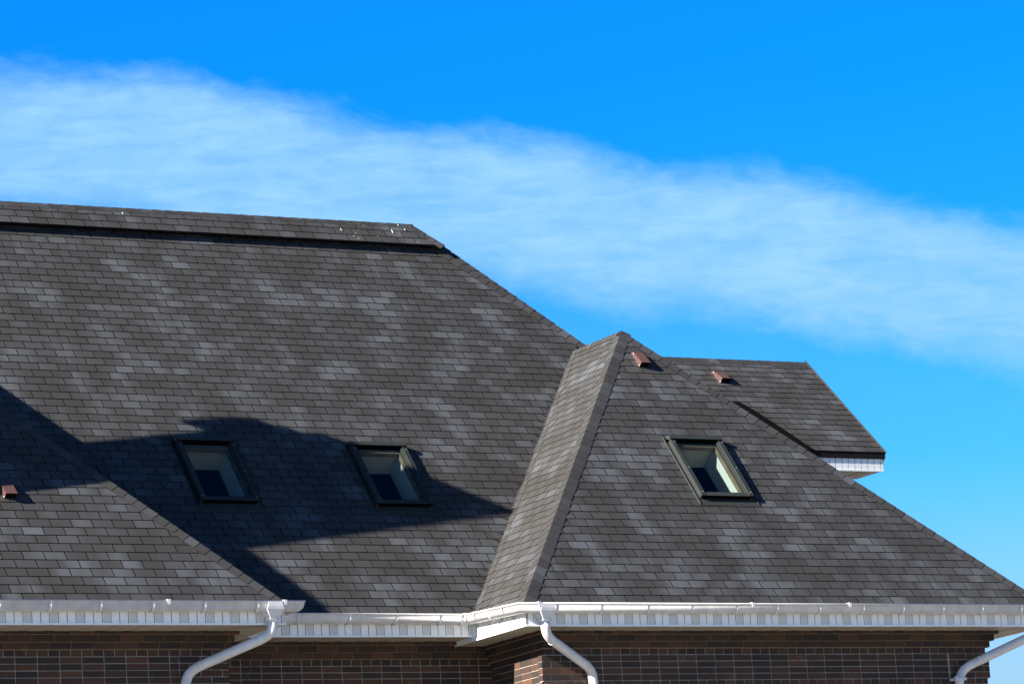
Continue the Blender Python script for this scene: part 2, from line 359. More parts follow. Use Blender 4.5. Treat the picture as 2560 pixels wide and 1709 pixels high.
def sweep(mb, path, prof, k, closed_prof=True, out_side=1, smooth=True):
    """prof: list of (outward, z); path: list of points; outward = right hand of travel"""
    P = [Vector(p) for p in path]; n = len(P); rings = []
    for i in range(n):
        d0 = (P[i] - P[i - 1]) if i > 0 else (P[1] - P[0]); d1 = (P[i + 1] - P[i]) if i < n - 1 else d0
        d0 = Vector((d0.x, d0.y, 0)).normalized(); d1 = Vector((d1.x, d1.y, 0)).normalized()
        r0 = Vector((d0.y, -d0.x, 0)); r1 = Vector((d1.y, -d1.x, 0)); mi = r0 + r1; mi = mi / max(mi.dot(r0), 1e-6)
        rings.append([P[i] + mi * o + Vector((0, 0, z)) for o, z in prof])
    m_ = len(prof)
    for i in range(n - 1):
        for j in range(m_ if closed_prof else m_ - 1):
            j2 = (j + 1) % m_
            mb.face([rings[i][j], rings[i][j2], rings[i + 1][j2], rings[i + 1][j]], k, smooth=smooth)
    for rg, rev in ((rings[0], False), (rings[-1], True)):
        h = m_ // 2
        for j in range(h - 1):          # close the cut ends of the thin shell
            q = [rg[j], rg[j + 1], rg[m_ - 2 - j], rg[m_ - 1 - j]]
            mb.face(q[::-1] if rev else q, k)
def gprof(a=0.076, depth=0.112, th=0.004, bead=0.011, seg=12, dz=0.0):
    """open gutter, rim at z=0; symmetric lists so that ends can be closed"""
    o = []; i_ = []
    for s in range(seg + 1):
        an = math.pi * s / seg; x = -math.cos(an) * a; z = -(math.sin(an) ** 0.75) * depth
        o.append((x, z + dz)); i_.append((x * (1 - th / a), min(z + th, 0) * (1 - 0.5 * th / depth) + dz))
    # front bead
    o2 = o[:-1] + [(a + 0.001, -0.012 + dz), (a + bead, -0.010 + dz), (a + bead, 0.006 + dz)]
    i2 = i_[:-1] + [(a - 0.004, -0.006 + dz), (a - 0.003, 0.003 + dz), (a + 0.002, 0.007 + dz)]
    return o2 + i2[::-1]
def tube(mb, pts, r, k, seg=14, caps_=True, sub=6, bend=0.11):
    P = [Vector(p) for p in pts]; path = [P[0]]
    for i in range(1, len(P) - 1):
        a = (P[i - 1] - P[i]); b2 = (P[i + 1] - P[i]); da = min(bend, a.length * 0.48); db = min(bend, b2.length * 0.48)
        p0 = P[i] + a.normalized() * da; p2 = P[i] + b2.normalized() * db
        for s in range(sub + 1):
            t = s / sub; path.append(p0 * (1 - t) ** 2 + P[i] * 2 * t * (1 - t) + p2 * t * t)
    path.append(P[-1]); rings = []; ref = Vector((0.3, 1, 0.1)).normalized()
    for i, p in enumerate(path):
        d = (path[min(i + 1, len(path) - 1)] - path[max(i - 1, 0)]).normalized()
        x = (ref - d * ref.dot(d)).normalized(); y = d.cross(x); ref = x
        rings.append([p + (x * math.cos(2 * math.pi * s / seg) + y * math.sin(2 * math.pi * s / seg)) * r for s in range(seg)])
    for i in range(len(rings) - 1):
        for s in range(seg):
            s2 = (s + 1) % seg; mb.face([rings[i][s], rings[i][s2], rings[i + 1][s2], rings[i + 1][s]], k, smooth=True)
    if caps_:
        mb.face(rings[0][::-1], k); mb.face(rings[-1], k)
def smooth_weld(mb): return True

# ------------------------------------------------------------------ ground
g = MB(); g.face([(-500, -400, -Z0), (600, -400, -Z0), (600, 900, -Z0), (-500, 900, -Z0)], 'ground')
go = build('ground', g, None); go['kind'] = 'structure'

# ------------------------------------------------------------------ the house
house = empty('brick_house', None, (18, 41, -Z0))
house['label'] = 'dark brick house with grey shingle hip roofs, skylights and white gutters'; house['category'] = 'house'
BETA = 0.89383; cB, sB = math.cos(BETA), math.sin(BETA); tB = sB / cB
PM = Plane((0, 39.6897, 5.7778), (1, 0, 0), (0, cB, sB))
PR = Plane((0, 38.3838, 5.7287), (1, 0, 0), (0, cB, sB))
PL = Plane((0, 38.5249, 6.1080), (1, 0, 0), (0, cB, sB))
GB = 0.7376; PG = Plane((0, 41.5231, 8.2077), (1, 0, 0), (0, math.cos(GB), math.sin(GB)))
def vz(pl, z): return (z - pl.P.z) / pl.v.z
# key points (metres; z above the camera)
RA = Vector((24.62, 41.517, 9.628)); RL = Vector((21.148, 38.305, 5.631)); RR = Vector((28.575, 38.300, 5.624))
LR = Vector((17.99, 38.104, 5.585)); LA = Vector((13.09, 0, 10.60)); LA.y = PL.P.y + (LA.z - PL.P.z) / tB
LL = Vector((8.19, 38.104, 5.585))
MH0 = Vector((24.80, 0, 9.815)); MH1 = Vector((23.15, 0, 11.71))       # main right hip
for q in (MH0, MH1): q.y = PM.P.y + (q.z - PM.P.z) / tB
def side_plane(A, B):       # plane through the hip A(low)-B and the Y direction; outward to the side of A
    sx = 1 if A.x > B.x else -1
    v = Vector((B.x - A.x, 0, B.z - A.z)).normalized(); u = Vector((0, 1, 0)) if sx > 0 else Vector((0, -1, 0))
    return Plane(A, u, v)
PS = side_plane(RL, RA); PE = side_plane(RR, RA); PLr = side_plane(LR, LA); PLl = side_plane(LL, LA)
# ---- skylight openings (u = X, v up the slope)
SKY = [(PM, 18.225, 18.99, 1.770, 2.910), (PM, 20.558, 21.325, 1.765, 2.905), (PR, 24.350, 25.108, 1.742, 2.872)]
def hole(s): return (s[1] + 0.05, s[2] - 0.05, s[3] + 0.03, s[4] - 0.05)
def skirt(s): return (s[1] - 0.035, s[2] + 0.055, s[3] - 0.105, s[4] + 0.03)
VT = 7.46
# ---- main roof
def hipX(z): return MH0.x + (z - MH0.z) * (MH1.x - MH0.x) / (MH1.z - MH0.z)
zt = PM.at(0, VT).z; zb = PM.at(0, -E_).z
xv = RL.x + (zb - RL.z) * (RA.x - RL.x) / (RA.z - RL.z)
polyM = [(5.0, -E_), (xv, -E_), (MH0.x, vz(PM, MH0.z)), (hipX(zt), VT), (5.0, VT)]
mb = MB(); slab(mb, PM, polyM, -0.05, -0.006, 'deck', [hole(s) for s in SKY[:2]])
shingles(mb, PM, [(8.5, -E_)] + polyM[1:4] + [(8.5, VT)], -E_, 3, [skirt(s) for s in SKY[:2]])
slab(mb, PM, [(24.2, vz(PM, 9.25)), (hipX(9.25), vz(PM, 9.25)), (MH0.x - 0.003, vz(PM, MH0.z)), (24.5, vz(PM, 9.5))], -0.05, -0.007, 'deck')
# back slope and hip end, plain
RY = PM.at(0, VT + 0.12)
yb = 2 * RY.y - 39.6
mb.face([(5, RY.y, RY.z - 0.1), (23.2, RY.y, RY.z - 0.1), (28.2, yb, 5.75), (5, yb, 5.75)], 'deck')
mb.face([(MH1.x, RY.y, RY.z - 0.12), (28.2, 39.9, 5.75), (28.2, yb, 5.75)], 'deck')
main_roof = build('main_roof', mb, house, 'large grey shingle roof slope behind the wings')
# ---- raised ridge vent on top of the main roof
PV = Plane(PM.at(0, 0, 0.098), PM.u, PM.v)
v_lo, v_hi = 6.990, 7.415
x_lo = 23.425; x_hi = 23.07
poly = [(5.0, v_lo), (x_lo, v_lo), (x_hi, v_hi), (5.0, v_hi)]
mb = MB(); slab(mb, PV, poly, -0.022, -0.004, 'deck')
shingles(mb, PV, [(8.5, v_lo), (x_lo, v_lo), (x_hi, v_hi), (8.5, v_hi)], v_lo - 0.002, 11)
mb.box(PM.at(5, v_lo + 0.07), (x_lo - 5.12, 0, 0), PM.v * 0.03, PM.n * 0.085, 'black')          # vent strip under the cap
top = PV.at(0, v_hi)
for (a, b2) in (((x_lo, v_lo), (x_hi, v_hi)),):
    p0, p1 = PV.at(a[0], a[1], 0.0), PV.at(b2[0], b2[1], 0.0); q0 = p0 + Vector((-0.03, 0.5, -0.02)); q1 = p1 + Vector((0.0, 0.25, -0.02))
    mb.face([p0, q0, q1, p1], 'deck'); mb.face([p0 - PV.n * 0.022, p0, p1, p1 - PV.n * 0.022], 'deck')
mb.face([PV.at(5, v_hi), PV.at(x_hi, v_hi), PV.at(x_hi, v_hi) + Vector((0.35, 0.9, -1.0)), PV.at(5, v_hi) + Vector((0, 0.9, -1.0))], 'deck')
nB = Vector((0, sB, cB)); sBk = Vector((0, cB, -sB))
ridge_vent = build('ridge_vent', mb, main_roof, 'raised shingled ridge vent with a dark shadow gap below')
mb = MB(); caps(mb, PV.at(8.5, v_hi, -0.004), PV.at(x_hi + 0.02, v_hi, -0.004), -PV.v, PV.n, sBk, nB, 0.075, 0.075, 0.18, 5, 0.003)
build('ridge_cap', mb, main_roof)
nE = Vector((0.76, 0, 0.65)).normalized()
def hipcaps(name, A, B, pl, side_n, parent, seed, **kw):
    d = (B - A).normalized(); s1 = d.cross(pl.n);
    s1 = s1 if s1.dot(pl.u) * (1 if side_n.x > 0 else -1) < 0 else -s1
    s2 = d.cross(side_n); s2 = s2 if s2.x * side_n.x > 0 else -s2
    mb = MB(); caps(mb, A, B, s1.normalized(), pl.n, s2.normalized(), side_n, seed=seed, **kw); return build(name, mb, parent)
hipcaps('hip_cap', PV.at(x_lo, v_lo, -0.006), PV.at(x_hi, v_hi, -0.006), PV, nE, main_roof, 8, w1=0.10)
hipcaps('hip_cap', PM.at(hipX(9.42), vz(PM, 9.42)), PM.at(x_lo - 0.02, v_lo + 0.035), PM, nE, main_roof, 9)
# bird lime and lichen on the ridge
mb = MB(); rnd = random.Random(4)
def splat(pl, u, v, du, dv, h, k='white'):
    pts = []; nn = 7
    for i in range(nn):
        a = 2 * math.pi * i / nn; s = rnd.uniform(0.6, 1.1); pts.append(pl.at(u + du * s * math.cos(a), v + dv * s * math.sin(a), h))
    mb.face(pts, k)
for u, v, du, dv in [(22.86, 7.375, .009, .022), (22.72, 7.22, .008, .06), (22.93, 7.28, .007, .022), (21.95, 7.2, .005, .035), (18.85, 7.30, .010, .018)]:
    splat(PV, u, v, du, dv, 0.020)
for i in range(16): splat(PV, rnd.uniform(22.0, 23.1), rnd.uniform(7.02, 7.36), rnd.uniform(.004, .016), rnd.uniform(.004, .012), 0.012, 'lichen')
for i in range(34): splat(PM, rnd.uniform(22.1, 23.0), rnd.uniform(6.45, 6.85), rnd.uniform(.003, .008), rnd.uniform(.003, .006), 0.0095, 'lichen')
for i in range(14): splat(PM, rnd.uniform(16.0, 22.5), rnd.uniform(0.4, 6.6), .004, .004, 0.0095, 'white')
build('bird_dropping', mb, main_roof)['kind'] = 'stuff'

# ---- projecting hipped wing with the lit side slope
mb = MB()
polyR = [PR.uv(RL + Vector((0, 0, 0))), PR.uv(RR), PR.uv(RA)]
polyR = [(RL.x, -E_), (RR.x, -E_), (RA.x, vz(PR, RA.z))]
slab(mb, PR, polyR, -0.05, -0.006, 'deck', [hole(SKY[2])])
shingles(mb, PR, polyR, -E_, 5, [skirt(SKY[2])])
zv = PM.P.z; yv = PM.P.y
def mY(z): return yv + (z - zv) / tB
polyS = [PS.uv(RL), PS.uv(RA), PS.uv((RA.x, mY(RA.z), RA.z)), PS.uv((RL.x, mY(RL.z), RL.z))]
slab(mb, PS, polyS, -0.05, -0.006, 'deck'); shingles(mb, PS, polyS, 0.0, 6)
polyE = [PE.uv(RR), PE.uv((RR.x, 45.5, RR.z)), PE.uv((RA.x, 45.5, RA.z)), PE.uv(RA)]
slab(mb, PE, polyE, -0.05, -0.006, 'deck'); shingles(mb, PE, polyE, 0.0, 7)
V0 = Vector((xv, PM.P.y - E_ * cB, zb)); V1 = Vector((RA.x, mY(RA.z), RA.z)); vd = (V1 - V0).normalized()
aM = vd.cross(PM.n).normalized(); aM = aM if aM.x < 0 else -aM          # out over the main slope
aS = vd.cross(PS.n).normalized(); aS = aS if aS.y < 0 else -aS          # out over the wing slope
rnd = random.Random(77); step = E_ * sB / vd.z; nV = int((V1 - V0).length / step)
for i in range(nV):
    x0, x1 = i * step, (i + 1) * step + 0.012; wm = 0.030 + rnd.uniform(-0.010, 0.012); ws = 0.085 + rnd.uniform(-0.01, 0.012); rv = rnd.random() * 0.6; tx = rnd.random() * 40
    rws = []
    for x, h in ((x0, 0.012), (x1, 0.005)):
        c = V0 + vd * x; pm = c + aM * wm + PM.n * h; ps = c + aS * ws + PS.n * h; mid = c + (PM.n + PS.n) * (h * 0.5 + 0.004)
        rws.append([pm * (1 - t) ** 2 + mid * 2 * t * (1 - t) + ps * t * t for t in (0, .2, .4, .6, .8, 1)])
    for j in range(5):
        mb.face([rws[0][j], rws[0][j + 1], rws[1][j + 1], rws[1][j]], 'shingle', [(tx + j * .05, i * 1.0, rv), (tx + j * .05 + .05, i * 1.0, rv), (tx + j * .05 + .05, i * 1.0, rv), (tx + j * .05, i * 1.0, rv)], smooth=True)
        nn = PM.n if j < 3 else PS.n
        mb.face([rws[0][j], rws[0][j] - nn * 0.01, rws[0][j + 1] - nn * 0.01, rws[0][j + 1]], 'deck')
    if rnd.random() < 0.75:                       # curled cut edge of a tab
        c = V0 + vd * (x0 + step * 0.4) + aM * (wm + 0.10) + PM.n * 0.011; e_ = aM * -(0.10 + rnd.random() * 0.06) + vd * (0.005 + rnd.random() * 0.02)
        mb.face([c, c + e_ * 0.5 + PM.n * 0.004 - vd * 0.004, c + e_ + PM.n * 0.012, c + e_ + PM.n * 0.012 - vd * 0.010, c + e_ * 0.5 - vd * 0.014], 'deck')
wing = build('hipped_roof', mb, house, 'hipped wing roof with one brightly lit side slope and a skylight')
hipcaps('hip_cap', RL, RA, PR, PS.n, wing, 21, w1=0.125, w2=0.125)
hipcaps('hip_cap', RR, RA, PR, PE.n, wing, 22, w1=0.115, w2=0.115)
mb = MB(); yS = mY(RA.z)
caps(mb, RA + Vector((0, 0.05, 0.004)), Vector((RA.x, yS + 0.1, RA.z + 0.004)), -PS.v, PS.n, -PE.v, PE.n, 0.09, 0.09, 0.135, 23)
build('ridge_cap', mb, wing)
# ---- left front wing
mb = MB(); polyL = [(LL.x, vz(PL, LL.z)), (LR.x, vz(PL, LR.z)), (LA.x, vz(PL, LA.z))]
slab(mb, PL, polyL, -0.05, -0.006, 'deck')
vL = PL.uv(LR)[1]
shingles(mb, PL, clip(polyL, 1, 0, -12.8), vL, 8)
for pl, A in ((PLr, LR), (PLl, LL)):
    q = [pl.uv(A), pl.uv(LA), pl.uv((LA.x, mY(LA.z), LA.z)), pl.uv((A.x, mY(A.z), A.z))]
    slab(mb, pl, q, -0.05, -0.006, 'deck'); shingles(mb, pl, q, 0.0, 9)
lwing = build('hipped_roof', mb, house, 'hipped wing roof on the left, partly in shadow')
hipcaps('hip_cap', LR, LA, PL, PLr.n, lwing, 31, w1=0.112)
mb = MB(); caps(mb, LA, Vector((LA.x, mY(LA.z), LA.z)), -PLl.v, PLl.n, -PLr.v, PLr.n, 0.09, 0.09, 0.14, 33); build('ridge_cap', mb, lwing)

# ---- gable roof behind the wing, with its eave box
mb = MB(); GX = 28.50; gt = 2.185
def xE(z): return RR.x + (z - RR.z) * (RA.x - RR.x) / (RA.z - RR.z)
polyG = [(xE(PG.at(0, -E_).z) - 0.1, -E_), (GX, -E_), (GX, gt), (xE(PG.at(0, gt).z) - 0.2, gt)]
slab(mb, PG, polyG, -0.035, -0.006, 'deck'); shingles(mb, PG, polyG, -E_, 12)
GR = PG.at(0, gt); cG, sG = math.cos(GB), math.sin(GB)
nG2 = Vector((0, sG, cG)); sG2 = Vector((0, cG, -sG))
mb.box(Vector((24.4, GR.y, GR.z - 0.006)), (GX - 24.4, 0, 0), sG2 * 2.4, nG2 * -0.03, 'deck')
gab = build('gable_roof', mb, house, 'small gable roof slope rising behind the wing hip')
mb = MB()      # added black strip, a shade band painted beside the wing hip
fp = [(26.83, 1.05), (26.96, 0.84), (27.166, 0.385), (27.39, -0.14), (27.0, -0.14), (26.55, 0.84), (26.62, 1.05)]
slab(mb, PG, fp, 0.004, 0.0135, 'black'); build('shade_strip', mb, gab)
mb = MB(); caps(mb, PG.at(24.5, gt), PG.at(GX - 0.01, gt), -PG.v, PG.n, sG2, nG2, 0.11, 0.11, 0.16, 41, 0.002); build('ridge_cap', mb, gab)
mb = MB()
mb.box(PG.at(GX, -E_ - 0.01, -0.05), (0.012, 0, 0), PG.v * (gt + E_ + 0.06), PG.n * 0.068, 'brownmetal'); build('verge_trim', mb, gab)
mb = MB()
mb.box(PG.at(GX + 0.014, -E_ - 0.01, -0.17), (0.02, 0, 0), PG.v * (gt + E_), PG.n * 0.115, 'vinyl'); build('bargeboard', mb, gab)
mb = MB(); ge = PG.at(0, -E_)
mb.bx(25.3, GX - 0.005, ge.y + 0.002, ge.y + 0.03, ge.z - 0.088, ge.z - 0.008, 'drip'); build('drip_edge', mb, gab)

# ---- eave boxes: vertical fascia panels with perforated lanes, boarded soffits
def fascia(x0, x1, y, z0, z1, off, parent, axis='x', name='fascia', out=-1, perf=True, depth=0.04):
    """lanes 0.1017 wide, every third perforated; axis 'x' faces -Y, axis 'y' faces -X"""
    mb = MB(); P = 0.3054 / 3
    def B(a0, a1, d0, d1, za, zb, k):
        if axis == 'x': mb.bx(a0, a1, y + d0, y + d1, za, zb, k)
        else: mb.bx(y + d0, y + d1, a0, a1, za, zb, k)
    B(x0, x1, 0.012, depth, z0, z1, 'groove')
    i = int(math.floor((x0 - off) / P)) - 1
    while off + i * P < x1:
        a0 = max(off + i * P + 0.009, x0); a1 = min(off + (i + 1) * P - 0.002, x1)
        if a1 - a0 > 0.01:
            k = 'perf' if (i % 3 == 1 and perf) else 'vinyl'
            if k == 'perf':
                B(a0 + 0.007, a1 - 0.007, 0.002, 0.0115, z0 + 0.02, z1, k); B(a0, a0 + 0.006, 0.0, 0.0115, z0 + 0.02, z1, 'vinyl'); B(a1 - 0.006, a1, 0.0, 0.0115, z0 + 0.02, z1, 'vinyl')
            else: B(a0, a1, 0.001, 0.0115, z0 + 0.02, z1, k)
        i += 1
    B(x0, x1, -0.006, 0.0118, z0 - 0.002, z0 + 0.0195, 'vinyl')     # lower trim
    return build(name, mb, parent)
fascia(8.3, 17.995, 38.105, 5.338, 5.53, 15.0875, house)
fascia(17.7, 21.20, 39.612, 5.407, 5.60, 20.071, house)
fascia(21.145, 28.60, 38.300, 5.352, 5.56, 26.038, house)
fascia(38.3005, 39.70, 21.139, 5.352, 5.56, 38.42, house, axis='y')
fascia(25.4, GX - 0.035, ge.y + 0.016, 7.862, ge.z - 0.006, 27.10, house, perf=False, depth=0.035)
fascia(38.11, 39.5, 17.955, 5.338, 5.53, 38.2, house, axis='y', depth=0.035)
def soffit(x0, x1, y0, y1, z, axis, parent, pitch=0.1018):
    mb = MB(); mb.bx(x0, x1, y0, y1, z + 0.004, z + 0.012, 'soffit')
    a0, a1 = (x0, x1) if axis == 'y' else (y0, y1); a = a0; i = 0
    while a < a1 - 0.02:
        b2 = min(a + pitch - 0.011, a1); dz = 0.0 if i % 3 else 0.004
        if axis == 'y': mb.bx(a, b2, y0, y1, z - 0.006 + dz, z + 0.0035, 'soffit')
        else: mb.bx(x0, x1, a, b2, z - 0.006 + dz, z + 0.0035, 'soffit')
        a += pitch; i += 1
    return build('soffit', mb, parent)
soffit(8.3, 17.53, 38.1165, 38.76, 5.345, 'y', house)
soffit(17.531, 17.954, 38.118, 40.2, 5.347, 'x', house)
soffit(17.96, 21.15, 39.6245, 40.2, 5.414, 'y', house)
soffit(21.66, 28.56, 38.312, 38.86, 5.359, 'y', house)
soffit(21.152, 21.659, 38.314, 40.2, 5.361, 'x', house)
soffit(28.02, 28.56, 38.87, 44, 5.359, 'x', house)
soffit(25.6, GX - 0.04, ge.y + 0.03, 42.05, 7.868, 'y', house)
mb = MB(); mb.bx(21.139, 21.159, 39.702, 40.2, 5.352, 5.42, 'vinyl'); build('fascia', mb, house)
mb = MB(); mb.bx(28.555, 28.60, 38.341, 45, 5.352, 5.56, 'vinyl'); build('fascia', mb, house)
# gable wall below the gable roof
mb = MB(); mb.bx(25.0, 28.15, 42.06, 44.4, 5.0, 7.87, 'brickwall'); mb.face([(28.15, 41.9, 7.87), (28.15, 44.4, 7.87), (28.15, 43.15, 9.5)], 'vinyl')
build('gable_wall', mb, house)

# ---- brick walls: real bricks for the courses under the eaves
C_ = 0.0765
def brickwall(name, x0, x1, y, ztop, stk_off, parent, seed, axis='x', x_open=(True, True), n=15, back=0.088, label=None):
    rnd = random.Random(seed); mb = MB()
    def B(a0, a1, d0, d1, za, zb, k, col=(.5, .5, .5)):
        if axis == 'x': mb.bx(a0, a1, y - d1, y - d0, za, zb, k, col)
        else: mb.bx(y - d1, y - d0, a0, a1, za, zb, k, col)
    z = ztop
    for c in range(n):
        h = C_ + (0.003 if c in (1, 2) else 0)
        if c == 0: h = 0.05
        kind = 'str' if c < 3 else ('head' if (c - 3) % 6 == 0 or (c - 3) % 6 == 5 else 'stk')
        kind = 'str' if c < 3 else ('head' if (c - 3) % 5 == 0 else 'stk')
        proud = (0.135, 0.09, 0.045)[c] if c < 3 else 0.0
        ext = proud + (0.045 if kind == 'stk' else 0)
        e0 = ext if x_open[0] else 0; e1 = ext if x_open[1] else 0
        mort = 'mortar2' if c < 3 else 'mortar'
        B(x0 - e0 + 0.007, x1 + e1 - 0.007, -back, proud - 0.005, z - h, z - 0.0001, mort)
        L = 0.261; gap = 0.0105
        quoin = 0.56
        def lay(a, b2, z0, z1, sh=0.0):
            j = rnd.uniform(0, 0.0022); rv = rnd.random(); dz = rnd.uniform(-.0012, .0012)
            if b2 - a > 0.02: B(a, b2, -0.09, proud + j, z0 + dz, z1 + dz, 'brick', (rv * 0.85 if rnd.random() < .8 else rv, rnd.random(), 0))
        zb, zt_ = z - h + (0.0085 if c >= 2 else 0.002), z
        if kind == 'str' or kind == 'head':
            LL_ = L if kind == 'str' else L / 2
            off = stk_off + (0.09 if c == 0 else 0.174 if c == 1 else 0.13 if c == 2 else 0.0)
            i = int(math.floor((x0 - e0 - off) / LL_)) - 1
            while off + i * LL_ < x1 + e1:
                a = max(off + i * LL_ + gap / 2, x0 - e0); b2 = min(off + (i + 1) * LL_ - gap / 2, x1 + e1); lay(a, b2, zb, zt_); i += 1
        else:
            qa = x0 + quoin if x_open[0] else x0; qb = x1 - quoin if x_open[1] else x1
            i = int(math.floor((qa - stk_off) / L)) - 1
            while stk_off + i * L < qb:
                a = max(stk_off + i * L + gap / 2, qa + 0.005); b2 = min(stk_off + (i + 1) * L - gap / 2, qb - 0.005); lay(a, b2, zb, zt_); i += 1
            for (s, on) in ((0, x_open[0]), (1, x_open[1])):      # running-bond corner
                if not on: continue
                lo, hi = (x0 - e0, qa) if s == 0 else (qb, x1 + e1)
                off = lo + (0.125 if c % 2 else 0.0); i = -1
                while off + i * L < hi:
                    a = max(off + i * L + gap / 2, lo + (0 if s == 0 else .005)); b2 = min(off + (i + 1) * L - gap / 2, hi - (0 if s == 1 else .005)); lay(a, b2, zb, zt_); i += 1
        z -= h
    zb = z; k = 'brickwall'
    B(x0, x1, -back, 0.0, -Z0, zb - 0.001, k)
    return build(name, mb, parent, label)
brickwall('wall', 8.6, 17.52, 38.74, 5.354, 15.02, house, 51, x_open=(False, True))
brickwall('wall', 17.53, 21.92, 40.165, 5.418, 19.925, house, 52, x_open=(False, False))
brickwall('wall', 21.66, 27.97, 38.83, 5.366, 24.0, house, 53, x_open=(True, True), label='brick wall of the projecting wing, with stepped top courses')
# side return of the wing, facing left
brickwall('wall', 38.83 + 0.08, 40.16, 21.66, 5.366, 38.9, house, 54, axis='y', x_open=(False, False), back=0.02, label='short brick side wall, its front edge in the sun')
mb = MB(); mb.bx(27.72, 27.972, 39.1, 46.0, -Z0, 5.355, 'brickwall'); mb.bx(17.27, 17.522, 39.0, 40.4, -Z0, 5.34, 'brickwall'); mb.bx(8.6, 8.85, 39.0, 46, -Z0, 5.34, 'brickwall')
mb.bx(8.85, 27.7, 45.9, 46.1, -Z0, 5.5, 'brickwall'); build('wall', mb, house)

# ---- gutters
def gutter(name, path, parent, label=None, **kw):
    mb = MB(); sweep(mb, path, gprof(**kw), 'gutter'); return build(name, mb, parent, label, weld=True)
gL = gutter('gutter', [(8.3, 38.03, 5.579), (18.09, 38.03, 5.583), (18.09, 39.42, 5.583)], house, 'white gutter along the left wing, ending in a corner')
gR = gutter('gutter', [(18.18, 39.53, 5.663), (21.065, 39.53, 5.652), (21.065, 38.228, 5.602), (28.70, 38.228, 5.600), (28.70, 44.0, 5.60)], house, 'white gutter stepping round the projecting wing')
def bracket(parent, p, axis, sc_=1.05):
    mb = MB(); d = Vector((0.017, 0, 0)) if axis == 'x' else Vector((0, -0.017, 0))
    sweep(mb, [Vector(p) - d, Vector(p) + d], gprof(a=0.0785, depth=0.1165, th=0.003, bead=0.0075, dz=-0.004), 'gutter'); build('gutter_bracket', mb, parent, weld=True)
for x in (13.4, 13.98, 14.57, 15.152, 15.735, 16.349, 16.962, 17.598): bracket(gL, (x, 38.03, 5.582), 'x')
for x in (18.807, 19.459, 20.067, 20.652, 21.0 - .06): bracket(gR, (x, 39.53, 5.661 - (x - 18.18) * 0.0038), 'x')
for x in (21.50, 22.10, 22.731, 23.333, 23.944, 24.514, 25.12, 25.75, 26.332, 26.921, 27.507, 28.095): bracket(gR, (x, 38.228, 5.6018), 'x')
bracket(gR, (21.065, 38.92, 5.628), 'y')
def rimclip(parent, p, axis='x'):
    mb = MB(); x, y, z = p
    if axis == 'x': mb.bx(x - .02, x + .02, y - .0905, y - .03, z + .008, z + .016, 'gutter'); mb.bx(x - .018, x + .018, y - .092, y - .086, z - .036, z + .0155, 'gutter'); mb.bx(x - .01, x + .01, y - .096, y - .0925, z - .05, z - .03, 'steel')
    else: mb.bx(x - .0905, x - .03, y - .014, y + .014, z + .008, z + .016, 'gutter'); mb.bx(x - .094, x - .086, y - .01, y + .01, z - .06, z + .0155, 'steel')
    build('rim_clip', mb, parent)
for x in (16.53, 17.93): rimclip(gL, (x, 38.03, 5.581))
rimclip(gR, (21.0 - .02, 39.53, 5.652))
for x in (21.24 + .02, 24.167, 25.549): rimclip(gR, (x, 38.228, 5.6015))
for y in (38.55, 39.25): rimclip(gR, (21.065, y, 5.602 + (y - 38.228) * .0384), 'y')
# ---- rain pipes with funnels
def loft(mb, rects, k):
    rg = [[Vector((x + sx * w / 2, y + sy * d / 2, z)) for sx, sy in ((-1, -1), (1, -1), (1, 1), (-1, 1))] for x, y, z, w, d in rects]
    for i in range(len(rg) - 1):
        for j in range(4): mb.face([rg[i][j], rg[i][(j + 1) % 4], rg[i + 1][(j + 1) % 4], rg[i + 1][j]], k)
    mb.face(rg[0][::-1], k); mb.face(rg[-1], k)
def downpipe(pts, fun, label, joints):
    mb = MB(); tube(mb, pts, 0.056, 'gutter', bend=0.15, sub=8); o = build('downpipe', mb, house, label, weld=True)
    if fun:
        x, y, z = fun; mb = MB()
        loft(mb, [(x, y, z, .165, .178), (x, y, z - .05, .185, .186), (x, y + .002, z - .085, .205, .186), (x, y + .006, z - .165, .122, .126), (x, y + .006, z - .20, .118, .118)][::-1], 'gutter')
        build('funnel', mb, o)
    for a, b2 in joints:
        mb = MB(); tube(mb, [a, b2], 0.0595, 'gutter'); build('pipe_collar', mb, o, weld=True)
    return o
def lerp(a, b2, t): return Vector(a) * (1 - t) + Vector(b2) * t
p = [(17.805, 38.035, 5.40), (17.80, 38.06, 5.225), (17.03, 38.635, 4.90), (16.965, 38.645, 4.70), (16.965, 38.645, -1.3)]
downpipe(p, (17.805, 38.028, 5.578), 'white rain pipe slanting down to the left under the left gutter', [(lerp(p[1], p[2], .16), lerp(p[1], p[2], .19)), (lerp(p[1], p[2], .84), lerp(p[1], p[2], .87)), ((17.805, 38.035, 5.40), (17.805, 38.04, 5.36))])
p = [(21.365, 38.235, 5.42), (21.385, 38.26, 5.23), (22.22, 38.725, 4.905), (22.245, 38.73, 4.70), (22.245, 38.73, -1.3)]
downpipe(p, (21.365, 38.224, 5.598), 'white rain pipe slanting down to the right beside the sunlit brick corner', [(lerp(p[1], p[2], .12), lerp(p[1], p[2], .15)), (lerp(p[1], p[2], .85), lerp(p[1], p[2], .88))])
p = [(28.70, 38.235, 5.45), (28.69, 38.25, 5.38), (27.53, 38.72, 4.885), (27.455, 38.735, 4.70), (27.455, 38.735, -1.3)]
o = downpipe(p, (28.62, 38.224, 5.596), 'white rain pipe crossing the sky at the far right corner', [(lerp(p[1], p[2], .80), lerp(p[1], p[2], .83))])
mb = MB(); mb.bx(27.375, 27.535, 38.66, 38.80, 4.735, 4.765, 'gutter'); mb.bx(27.36, 27.39, 38.64, 38.68, 4.72, 4.78, 'gutter'); build('pipe_clamp', mb, o)

